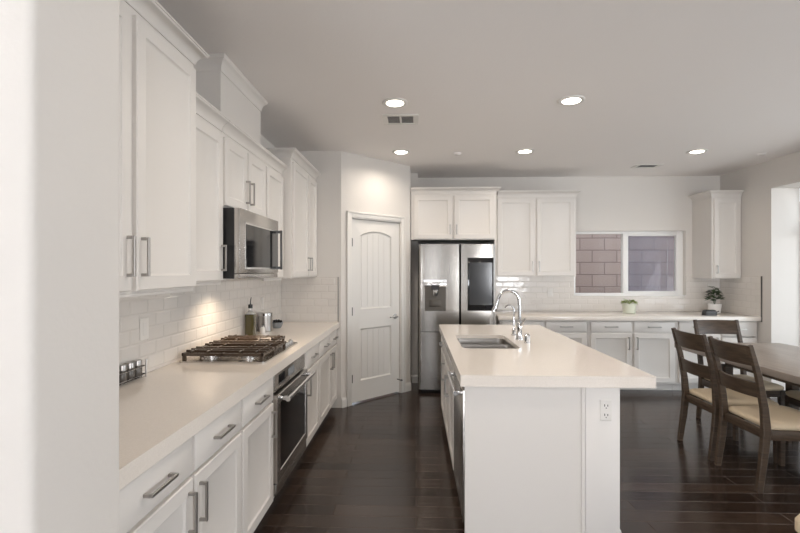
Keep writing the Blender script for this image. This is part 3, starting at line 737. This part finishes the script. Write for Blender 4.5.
# ------------------------------------------------------------------ island
IX0, IX1, IY0, IY1 = 0.234, 1.243, 2.376, 4.605
def island():
    t = thing('kitchen_island', 'white kitchen island base with painted end panel and knee wall', 'island', (0, 0, 0))
    xf = 0.272; xb = 0.888; y0 = 2.402; y1 = 4.57
    # end panel facing the camera, with thin corner batten
    MB().box(xf - 0.012, xb, y0, y0 + 0.02, 0.0, 0.859).box(xf - 0.012, xf + 0.012, y0 - 0.004, y0, 0.0, 0.859).box(xb - 0.02, xb, y0 - 0.006, y0, 0.0, 0.859, 0.002, 1).build('end_panel', 'cab', t)
    MB().box(xb + 0.002, 1.072, y0 - 0.002, y1, 0.0, 0.859, 0.008).build('knee_wall', mat('knee_wall_paint', (0.74, 0.71, 0.675), 0.7), t)
    MB().sweep([(1.072, y1), (1.072, y0 - 0.002)][::-1] if False else [(1.072, y0), (1.072, y1)], BB).build('baseboard', 'white', t)
    MB().box(xf + 0.06, xb, 3.03, y1, 0.10, 0.62).box(xf + 0.06, xb, 3.93, y1, 0.62, 0.859).box(xf, xf + 0.02, 3.03, y1, 0.10, 0.859).box(xb - 0.02, xb, y0 + 0.021, 3.03, 0.10, 0.859).build('carcass', 'cab', t, False)
    MB().box(xf + 0.075, xf + 0.09, y0 + 0.021, y1, 0.0, 0.099).build('toe_kick', 'cab', t, False)
    MB().box(xf - 0.0, xb, y1, y1 + 0.018, 0.0, 0.859).build('end_panel', 'cab', t, False)
    # fronts face -X : local frame helper built directly in world axes
    def front(ya, yb, za, zb, name, door, hside=None):
        b = MB()
        (panel_door if door else slab_front)(b, ya, yb, za, zb, 0)
        for v in b.bm.verts: v.co = Vector((xf - 0.0005 + v.co.y, v.co.x, v.co.z))
        o = b.build(name, 'cab', t)
        if hside:
            h = MB(); X = xf - 0.0205
            if hside == 'H':
                cy_, cz_ = (ya + yb) / 2, (za + zb) / 2
                h.box(X - 0.032, X - 0.023, cy_ - 0.076, cy_ + 0.076, cz_ - 0.0055, cz_ + 0.0055)
                for s in (-1, 1): h.box(X - 0.023, X, cy_ + s * 0.07 - 0.006, cy_ + s * 0.07 + 0.006, cz_ - 0.0055, cz_ + 0.0055)
            else:
                cy_ = ya + 0.028 if hside == 'N' else yb - 0.028; cz_ = zb - 0.115
                h.box(X - 0.032, X - 0.023, cy_ - 0.0055, cy_ + 0.0055, cz_ - 0.076, cz_ + 0.076)
                for s in (-1, 1): h.box(X - 0.023, X, cy_ - 0.0055, cy_ + 0.0055, cz_ + s * 0.07 - 0.006, cz_ + s * 0.07 + 0.006)
            h.build('handle', 'nickel', o)
    front(3.05, 3.475, 0.715, 0.84, 'drawer', False); front(3.49, 3.915, 0.715, 0.84, 'drawer', False)
    front(3.05, 3.475, 0.118, 0.695, 'door', True, 'F'); front(3.49, 3.915, 0.118, 0.695, 'door', True, 'N')
    front(3.945, 4.55, 0.715, 0.84, 'drawer', False, 'H'); front(3.945, 4.55, 0.118, 0.695, 'door', True, 'N')
    # outlet on the knee wall
    p = MB().box(0.965, 1.027, y0 - 0.007, y0 - 0.002, 0.682, 0.792, 0.002, 1).build('outlet', 'plate', t)
    s = MB()
    for z in (0.708, 0.757):
        s.box(0.986, 0.990, y0 - 0.0078, y0 - 0.007, z, z + 0.012).box(1.002, 1.006, y0 - 0.0078, y0 - 0.007, z, z + 0.010).lathe([(0.003, 0), (0.003, 0.0008)], (0.996, y0 - 0.007, z - 0.008), 10, axis='y')
    s.build('outlet_slots', 'gap', p, False)
island()
sinkout = rrect(0.330, 0.742, 3.195, 3.868, 0.055, 6)
IT = MB().hole_slab([(IX0, IY0), (IX1, IY0), (IX1, IY1), (IX0, IY1)], [sinkout], 0.890, 0.9195)
IT.hole_slab([(IX0, IY0), (IX1, IY0), (IX1, IY1), (IX0, IY1)], [rrect(0.300, 0.772, 3.165, 3.898, 0.07, 6)], 0.860, 0.890)
tag(IT.build('countertop', 'quartz', None), 'cream quartz island countertop with the sink cut into it', 'countertop')

def sink():
    t = thing('sink', 'undermount stainless double-bowl sink in the island', 'sink', (0.536, 3.53, 0.8895))
    def bowl(y0, y1, zr):
        b = MB(); x0, x1 = -0.212, 0.212
        rings = []
        for i, z, r in ((-0.009, -0.0015, 0.06), (0, -0.0015, 0.055), (0.004, -0.02, 0.055), (0.012, -0.17, 0.055), (0.03, -0.195, 0.05), (0.075, -0.205, 0.03)):
            rings.append([(x, y, z) for x, y in rrect(x0 + i, x1 - i, y0 + i, y1 - i, r, 5)])
        b.loops(rings, False, True)
        o = b.build('bowl', 'sinksteel', t)
        cx, cy_ = 0, (y0 + y1) / 2
        MB().lathe([(0.045, 0.0), (0.043, 0.003), (0.03, 0.0035), (0.028, 0.001)], (cx, cy_, -0.2048), 22).build('drain', 'chrome', o)
    bowl(-0.341, 0.018, 0); bowl(0.042, 0.343, 0)
sink()

def faucet():
    t = thing('kitchen_faucet', 'chrome gooseneck pull-down faucet behind the island sink', 'faucet', (0.822, 3.615, 0.9195))
    MB().lathe([(0.030, 0), (0.030, 0.006), (0.026, 0.014), (0.021, 0.04), (0.020, 0.085), (0.0225, 0.10), (0.0225, 0.125), (0.016, 0.135), (0.0135, 0.145)], (0, 0, 0), 24).build('base', 'chrome', t)
    pts = [(0, 0, 0.14), (0, 0, 0.28)]
    R_ = 0.085
    for k in range(1, 15):
        a = PI * 0.93 * k / 14; pts.append((-R_ + R_ * math.cos(a), 0, 0.305 + R_ * math.sin(a)))
    MB().tube(pts, 0.013, 14).build('gooseneck', 'chrome', t)
    e = Vector(pts[-1]); d = Vector((-0.13, 0, -1)).normalized()
    d = Vector((-0.30, 0, -0.95)).normalized()
    p = [e - d * 0.004, e + d * 0.02, e + d * 0.06, e + d * 0.10, e + d * 0.115]
    MB().tube(p, [0.012, 0.0145, 0.017, 0.021, 0.019], 16).build('spray_head', 'chrome', t)
    MB().cyl((0, -0.018, 0.112), (0, -0.042, 0.112), 0.013, 14).tube([(0, -0.038, 0.112), (0.012, -0.055, 0.135), (0.03, -0.075, 0.175)], [0.008, 0.007, 0.006], 10).build('lever', 'chrome', t)
faucet()
def tap():
    t = thing('filter_tap', 'small thin chrome filter tap beyond the big faucet', 'faucet', (0.832, 3.86, 0.9195))
    MB().lathe([(0.022, 0), (0.022, 0.006), (0.016, 0.012), (0.016, 0.05), (0.009, 0.06)], (0, 0, 0), 20).build('base', 'chrome', t)
    pts = [(0, 0, 0.055), (0, 0, 0.20)]; R_ = 0.04
    for k in range(1, 11):
        a = PI * 0.85 * k / 10; pts.append((-R_ + R_ * math.cos(a), 0, 0.215 + R_ * math.sin(a)))
    MB().tube(pts, 0.0065, 10).build('spout', 'chrome', t)
    MB().tube([(0, 0, 0.04), (0.0, -0.03, 0.045), (0, -0.05, 0.06)], [0.006, 0.005, 0.005], 8).build('lever', 'chrome', t)
tap()
ag = thing('air_gap', 'short chrome air-gap cap standing before the big faucet', 'sink fitting', (0.845, 3.455, 0.9195))
MB().lathe([(0.024, 0), (0.024, 0.004), (0.020, 0.006), (0.020, 0.048)], (0, 0, 0), 22).build('body', 'chrome', ag)
MB().lathe([(0.021, 0.0485), (0.021, 0.062), (0.016, 0.068)], (0, 0, 0), 22).build('cap', 'chrome', ag)

def dishwasher():
    t = thing('dishwasher', 'stainless dishwasher with bar handle in the aisle side of the island', 'dishwasher', (0.272, 2.430, 0))
    w = 0.592
    MB().box(0.03, 0.56, 0.0, w, 0.11, 0.855).build('tub', 'black', t, False)
    MB().box(-0.020, 0.029, 0.002, w - 0.002, 0.115, 0.828, 0.006).build('door', 'steel', t)
    MB().box(-0.014, 0.029, 0.002, w - 0.002, 0.830, 0.854, 0.003).build('control_strip', 'steelh', t)
    h = MB().tube([(-0.055, 0.05, 0.795), (-0.055, w - 0.05, 0.795)], 0.013, 14)
    for y in (0.07, w - 0.07): h.box(-0.053, -0.020, y - 0.013, y + 0.013, 0.783, 0.807, 0.004)
    h.build('handle', 'steelh', t)
    MB().box(-0.0212, -0.020, w / 2 - 0.022, w / 2 + 0.022, 0.175, 0.187).build('badge', 'chrome', t, False)
    MB().box(0.05, 0.06, 0.0, w, 0.002, 0.108).build('toe_panel', 'black', t, False)
dishwasher()

# ------------------------------------------------------------------ ceiling fixtures
def downlight():
    t = thing('recessed_downlight', 'x', 'ceiling light', (0, 0, H))
    MB().lathe([(0.098, 0), (0.098, -0.004), (0.090, -0.010), (0.068, -0.008), (0.0655, -0.003)], (0, 0, 0), 32, True, True).build('trim_ring', 'white', t)
    MB().lathe([(0.064, -0.004), (0.064, -0.0085)], (0, 0, 0), 32).build('lens', 'lens', t)
    l = bpy.data.lights.new('downlight_glow', 'AREA'); l.shape = 'DISK'; l.size = 0.13; l.energy = 5.4; l.spread = math.radians(150); l.color = (1.0, 0.90, 0.79)
    o = bpy.data.objects.new('downlight_glow', l); COL.objects.link(o); o.parent = t; o.location = (0, 0, -0.013)
    return t
d0 = downlight()
for i, (x, y, lab) in enumerate(((-0.16, 3.42, 'lit recessed ceiling light just before the louvred vent, above the aisle'), (1.165, 3.42, 'lit recessed ceiling light above the island, largest on the right half'),
        (-0.16, 4.84, 'lit recessed ceiling light close to the pantry wall'), (1.165, 4.86, 'lit recessed ceiling light before the fridge, in line with the island'),
        (-0.16, 1.98, 'lit recessed ceiling light of the row above the near end of the aisle'), (1.165, 1.98, 'lit recessed ceiling light above the near end of the island'),
        (3.01, 4.93, 'lit recessed ceiling light above the dining table'))):
    o = d0 if i == 0 else copy_tree(d0)
    o.location = (x, y, H); o['label'] = lab; o['group'] = 'recessed ceiling lights'
def vent(label, cx, cy_, w, d, cols):
    t = thing('ceiling_vent', label, 'vent', (cx, cy_, H))
    f = MB(); z = -0.008
    f.box(-w / 2, w / 2, -d / 2, -d / 2 + 0.035, z, 0, 0.003).box(-w / 2, w / 2, d / 2 - 0.035, d / 2, z, 0, 0.003)
    iw = w - 0.07; cw = iw / cols
    for k in range(cols + 1):
        x = -iw / 2 + k * cw; ww = 0.035 if k in (0, cols) else 0.012
        f.box(x - ww if k == 0 else x - 0.008, x + ww if k == cols else x + 0.008, -d / 2 + 0.035, d / 2 - 0.035, z, 0)
    f.build('frame', 'white', t)
    MB().box(-iw / 2, iw / 2, -d / 2 + 0.03, d / 2 - 0.03, -0.002, -0.0005).build('backing', 'vinylgap', t, False)
    n_ = max(3, int((d - 0.07) / 0.026))
    for k in range(n_):
        y = -d / 2 + 0.035 + (d - 0.07) * (k + 0.5) / n_
        MB().prism([(y - 0.0075, -0.0065), (y + 0.0055, -0.0035), (y + 0.0055, -0.0025), (y - 0.0075, -0.0055)], -iw / 2, iw / 2, 'x').build('slat', 'white', t, False)
    return t
vent('white rectangular louvred ceiling vent near the pantry side', -0.13, 3.80, 0.30, 0.25, 2)
vent('smaller white ceiling vent by the window wall', 2.82, 5.60, 0.30, 0.20, 1)
for x, y, lab in ((0.45, 4.93, 'small round ceiling sprinkler cover above the island end'), (3.78, 5.06, 'small round ceiling sprinkler cover near the dining opening')):
    t = thing('sprinkler_cover', lab, 'sprinkler', (x, y, H), 0, 'ceiling sprinkler covers')
    MB().lathe([(0.045, 0), (0.045, -0.006), (0.040, -0.009)], (0, 0, 0), 24).build('plate', 'ceil', t); MB().lathe([(0.03, -0.0095), (0.03, -0.016), (0.02, -0.02)], (0, 0, 0), 20).build('cap', 'plate', t)

# ------------------------------------------------------------------ wall outlets
def outlet(label, loc, rz, w=0.075, h=0.115, gangs=1):
    t = thing('wall_outlet', label, 'outlet', loc, rz, 'backsplash outlets')
    MB().box(-w / 2, w / 2, -0.006, 0, -h / 2, h / 2, 0.002, 1).build('plate', 'plate', t)
    for g in range(gangs):
        cx = (g - (gangs - 1) / 2) * 0.046
        MB().box(cx - 0.017, cx + 0.017, -0.008, -0.006, -0.034, 0.034, 0.001, 1).build('insert', 'white', t)
outlet('white outlet plate on the tile above the spice rack', (XL + 0.0095, 2.34, 1.16), R90)
outlet('white outlet plate on the tile above the steel canister', (XL + 0.0095, 4.18, 1.16), R90)
outlet('white outlet plate on the tile right of the refrigerator', (1.83, YB - 0.0095, 1.17), 0)

# ------------------------------------------------------------------ things on the counters
CT = 0.9195
def spice_rack():
    t = thing('spice_rack', 'small chrome rack of spice jars on the counter by the near wall', 'spice rack', (-1.423, 2.16, CT))
    f = MB(); L = 0.12; dx = 0.026
    for z in (0.018, 0.060):
        f.tube([(-dx, -L, z), (dx, -L, z), (dx, L, z), (-dx, L, z), (-dx, -L, z)], 0.0028, 8)
    for y in (-L, L):
        for x in (-dx, dx): f.cyl((x, y, 0), (x, y, 0.092), 0.0035, 8)
    f.box(-dx, dx, -L, L, 0.004, 0.008)
    f.build('frame', 'chrome', t)
    for k in range(4):
        y = -L + 0.030 + 0.060 * k
        j = MB().lathe([(0.0215, 0), (0.0225, 0.004), (0.0225, 0.052), (0.02, 0.058)], (0.0, y, 0.0085), 20).build('jar', 'spice', t)
        MB().lathe([(0.0225, 0.0585), (0.0225, 0.082), (0.022, 0.084)], (0.0, y, 0.0085), 20).build('lid', 'nickel', j)
spice_rack()
def oil_bottle():
    t = thing('oil_bottle', 'dark olive oil bottle with steel pourer behind the cooktop', 'bottle', (-1.385, 3.72, CT))
    MB().prism(rrect(-0.037, 0.037, -0.037, 0.037, 0.012), 0, 0.185).build('bottle', 'oil', t)
    MB().lathe([(0.036, 0.1855), (0.030, 0.20), (0.016, 0.215), (0.015, 0.235)], (0, 0, 0), 20).build('neck', 'clear', t)
    MB().lathe([(0.018, 0.2355), (0.018, 0.265), (0.012, 0.268)], (0, 0, 0), 16).tube([(0, 0, 0.268), (0, 0.0, 0.29), (0.004, 0.006, 0.325)], [0.005, 0.004, 0.003], 8).build('pourer', 'black', t)
oil_bottle()
cn = thing('canister', 'round stainless canister beside the oil bottle', 'canister', (-1.372, 4.05, CT))
MB().lathe([(0.062, 0), (0.064, 0.003), (0.064, 0.14)], (0, 0, 0), 30).build('body', 'nickel', cn); MB().lathe([(0.0655, 0.1405), (0.0655, 0.165), (0.061, 0.169)], (0, 0, 0), 30).build('lid', 'steelh', cn)
sh = thing('shaker', 'small white shaker between the oil bottle and the canister', 'shaker', (-1.33, 3.86, CT))
MB().lathe([(0.022, 0), (0.023, 0.003), (0.020, 0.05), (0.014, 0.062)], (0, 0, 0), 20).build('body', 'potw', sh); MB().lathe([(0.015, 0.0625), (0.015, 0.072), (0.008, 0.078)], (0, 0, 0), 20).build('cap', 'steelh', sh)
bo = thing('bowl', 'small grey bowl holding dark pods beside the canister', 'bowl', (-1.335, 4.28, CT))
MB().lathe([(0.034, 0), (0.050, 0.02), (0.058, 0.055), (0.054, 0.055), (0.046, 0.022), (0.02, 0.012)], (0, 0, 0), 26).build('dish', 'graypanel', bo)
pd = MB()
for k in range(9):
    a = k * 2.4; r = 0.010 + 0.0035 * k; pd.lathe([(0.004, -0.012), (0.013, -0.006), (0.015, 0.002), (0.010, 0.010), (0.003, 0.014)], (r * math.cos(a), r * math.sin(a), 0.058 + 0.008 * (k % 2)), 10)
pd.build('pods', 'black', bo)['label'] = 'black pods heaped in the bowl'

def leafy(t, n_, r, h, m, L, wd, z0, seed):
    rnd = random.Random(seed); b = MB()
    for k in range(n_):
        a = k * 2.399 + rnd.uniform(-.3, .3); u = math.sqrt((k + .5) / n_); rr = r * u; zz = z0 + h * (1 - u * u * 0.75) * rnd.uniform(0.55, 1)
        c_ = Vector((rr * 0.55 * math.cos(a), rr * 0.55 * math.sin(a), zz)); d = Vector((math.cos(a), math.sin(a), rnd.uniform(-.2, .7))).normalized()
        s_ = d.cross(Vector((0, 0, 1))).normalized() * wd / 2; up = s_.cross(d).normalized()
        l_ = L * rnd.uniform(.75, 1.15)
        P = [c_, c_ + d * l_ * .35 + s_ - up * 0.003, c_ + d * l_ * .7 + s_ * .7 - up * 0.006, c_ + d * l_ - up * 0.018, c_ + d * l_ * .7 - s_ * .7 - up * 0.006, c_ + d * l_ * .35 - s_ - up * 0.003]
        mid1, mid2 = c_ + d * l_ * .35 - up * 0.008, c_ + d * l_ * .7 - up * 0.012
        v = [b.bm.verts.new(p) for p in P]; m1 = b.bm.verts.new(mid1); m2 = b.bm.verts.new(mid2)
        for f_ in ((v[0], v[1], m1), (v[1], v[2], m2, m1), (v[2], v[3], m2), (v[3], v[4], m2), (v[4], v[5], m1, m2), (v[5], v[0], m1)): b.bm.faces.new(f_)
    o = b.build('foliage', m, t, True)
    sb = MB()
    for k in range(5):
        a = k * 1.26; sb.tube([(0.006 * math.cos(a), 0.006 * math.sin(a), z0 - 0.01), (r * .3 * math.cos(a), r * .3 * math.sin(a), z0 + h * .7)], [0.003, 0.002], 6)
    sb.build('stems', m, t)
def pot(t, prof, m, zs, rs):
    MB().lathe(prof, (0, 0, 0), 28).build('pot', m, t); MB().lathe([(rs, zs - 0.01), (rs, zs)], (0, 0, 0), 24).build('soil', 'soil', t)
p1 = thing('potted_succulent', 'pale green pot of small green succulents below the window', 'potted plant', (2.745, 5.90, CT))
pot(p1, [(0.058, 0), (0.075, 0.004), (0.082, 0.13), (0.076, 0.13), (0.070, 0.11)], 'potg', 0.118, 0.071)
leafy(p1, 60, 0.115, 0.06, M['leaf2'], 0.05, 0.022, 0.122, 3)
p2 = thing('potted_plant', 'leafy dark green plant in a white pot, in the counter corner', 'potted plant', (3.865, 5.97, CT))
pot(p2, [(0.050, 0), (0.066, 0.004), (0.078, 0.12), (0.072, 0.12), (0.064, 0.10)], 'potw', 0.108, 0.065)
leafy(p2, 90, 0.10, 0.22, M['leaf'], 0.068, 0.05, 0.125, 11)
gc = thing('eyeglass_case', 'black folded leather case on the counter before the leafy plant', 'case', (3.61, 5.66, CT), 0.12)
MB().prism(rrect(-0.09, 0.075, -0.04, 0.04, 0.03), 0, 0.040).build('body', 'leather', gc)
gl = MB(); gl.loops([[(x, y, z) for x, y in rrect(-0.085 + i, 0.07 - i, -0.036 + i * .5, 0.036 - i * .5, 0.02)] for i, z in ((0, 0.041), (0.002, 0.056), (0.02, 0.068))]); gl.build('lid', 'leather', gc)
MB().tube([(0.07, 0.0, 0.02), (0.10, 0.02, 0.035), (0.115, 0.0, 0.05), (0.095, -0.02, 0.05), (0.07, -0.01, 0.035)], 0.007, 8).build('strap', 'leather', gc)

# ------------------------------------------------------------------ dining table and chairs
def table():
    x0, x1, y0, y1, zt = 2.545, 3.56, 2.36, 4.535, 0.762
    t = thing('dining_table', 'long dark wood dining table by the glazed opening', 'table', ((x0 + x1) / 2, (y0 + y1) / 2, 0))
    hx, hy = (x1 - x0) / 2, (y1 - y0) / 2
    MB().box(-hx, hx, -hy, hy, zt - 0.052, zt, 0.005).build('tabletop', 'tabletop', t)
    a = MB(); ix, iy = hx - 0.22, hy - 0.42
    a.box(-ix, ix, -iy - 0.012, -iy + 0.012, 0.63, 0.709).box(-ix, ix, iy - 0.012, iy + 0.012, 0.63, 0.709).box(-ix - 0.012, -ix + 0.012, -iy, iy, 0.63, 0.709).box(ix - 0.012, ix + 0.012, -iy, iy, 0.63, 0.709)
    a.build('apron', 'walnut', t)
    for sx in (-1, 1):
        for sy in (-1, 1): MB().bar([(sx * ix, sy * iy, 0), (sx * ix, sy * iy, 0.6295)], [0.065, 0.08], [0.065, 0.08], (0, 1, 0)).build('leg', 'walnut', t)
    MB().box(-0.03, 0.03, -iy + 0.05, iy - 0.05, 0.16, 0.22, 0.005).box(-ix + 0.035, ix - 0.035, -iy - 0.02, -iy + 0.02, 0.16, 0.22).box(-ix + 0.035, ix - 0.035, iy - 0.02, iy + 0.02, 0.16, 0.22).build('stretcher', 'walnut', t)
table()
def make_chair():
    """faces +x, origin on the floor below the rear seat joint"""
    t = thing('dining_chair', 'x', 'chair')
    rw, fw = 0.203, 0.222
    for s in (-1, 1):
        pts = [(-0.048, s * (rw + .002), 0), (-0.018, s * rw, 0.22), (0.0, s * rw, 0.40), (-0.012, s * rw, 0.55), (-0.048, s * rw, 0.76), (-0.105, s * rw, 0.972)]
        MB().bar(pts, [0.030, 0.034, 0.036, 0.034, 0.032, 0.028], [0.036, 0.046, 0.052, 0.044, 0.036, 0.028], (0, 1, 0)).build('leg', 'walnut', t)
    for s in (-1, 1):
        MB().bar([(0.435, s * fw, 0), (0.43, s * fw, 0.409)], [0.032, 0.045], [0.032, 0.045], (0, 1, 0)).build('leg', 'walnut', t)
    f = MB()
    for s in (-1, 1): f.bar([(0.015, s * (rw + 0.002), 0.378), (0.21, s * (rw + 0.018), 0.378), (0.43, s * fw, 0.378)], 0.022, 0.062, (0, 1, 0))
    f.bar([(0.0, -rw, 0.378), (0.0, rw, 0.378)], 0.022, 0.062, (1, 0, 0)); f.bar([(0.437, -fw, 0.378), (0.447, 0, 0.378), (0.437, fw, 0.378)], 0.022, 0.062, (1, 0, 0))
    f.build('seat_frame', 'walnut', t)
    # cushion, trapezoid with bowed front and rounded edges
    c_ = MB(); base = []
    outl = [(0.014, -rw + 0.03)] + [(0.03 + 0.42 * k / 6, -(rw + 0.004 + (fw - rw + 0.008) * k / 6)) for k in range(7)]
    front_ = [(0.468 + 0.018 * math.cos(a), (fw - 0.008) * math.sin(a) * 0.97) for a in [(-PI / 2 + PI * k / 8) for k in range(1, 8)]]
    outl = outl + front_ + [(x, -y) for x, y in outl[::-1]]
    cx = 0.23
    def ring(sc, z): return [(cx + (x - cx) * sc, y * sc, z) for x, y in outl]
    c_.loops([ring(0.96, 0.410), ring(0.99, 0.418), ring(1.0, 0.430), ring(0.975, 0.444), ring(0.89, 0.456), ring(0.7, 0.464), ring(0.35, 0.468)])
    c_.build('seat_cushion', 'cushion', t, ang=60)
    def rail(name, za, zb, xa, xb, bow):
        b = MB(); n_ = 10; rings = []
        for k in range(n_ + 1):
            u = -1 + 2 * k / n_; y = u * (rw - 0.012); o = -bow * (1 - u * u)
            tk = 0.010
            rings.append([(xa + o - tk, y, za), (xa + o + tk, y, za), (xb + o + tk, y, zb - 0.003), (xb + o + tk - .004, y, zb), (xb + o - tk + .004, y, zb), (xb + o - tk, y, zb - 0.003)])
        b.loops(rings); b.build(name, 'walnut', t, ang=40)
    rail('top_rail', 0.832, 0.968, -0.066, -0.103, 0.034)
    rail('slat', 0.618, 0.722, -0.024, -0.042, 0.034)
    return t
c0 = make_chair()
CHG = 'dining chairs around the table'
seats = [(2.322, 3.275, 0, 'dark wood dining chair with cream seat, nearest the camera on the island side of table'),
         (2.332, 3.775, 0, 'dark wood dining chair with cream seat, second on the island side, past the nearest chair'),
         (3.02, 4.545, -PI / 2, 'dark wood dining chair tucked at the table head toward the window counter'),
         (3.60, 3.72, PI, 'dining chair across the table, only its cushion showing under the tabletop')]
for i, (x, y, rz, lab) in enumerate(seats):
    o = c0 if i == 0 else copy_tree(c0)
    o.location = (x, y, 0); o.rotation_euler = (0, 0, rz); o['label'] = lab; o['group'] = CHG
# upholstered stool whose corner just enters the frame at lower right
st = thing('upholstered_stool', 'cream upholstered stool seat just entering the frame at the lower right corner', 'stool', (1.835, 1.775, 0), 0.25)
c_ = MB(); c_.loops([[(x, y, z) for x, y in rrect(-0.24 + i, 0.24 - i, -0.22 + i, 0.22 - i, 0.05)] for i, z in ((0.01, 0.39), (0, 0.40), (0, 0.44), (0.012, 0.465), (0.06, 0.48))]); c_.build('seat_cushion', 'cushion', st)
for sx in (-1, 1):
    for sy in (-1, 1): MB().bar([(sx * 0.2, sy * 0.18, 0), (sx * 0.2, sy * 0.18, 0.3895)], [0.03, 0.04], [0.03, 0.04]).build('leg', 'walnut', st)
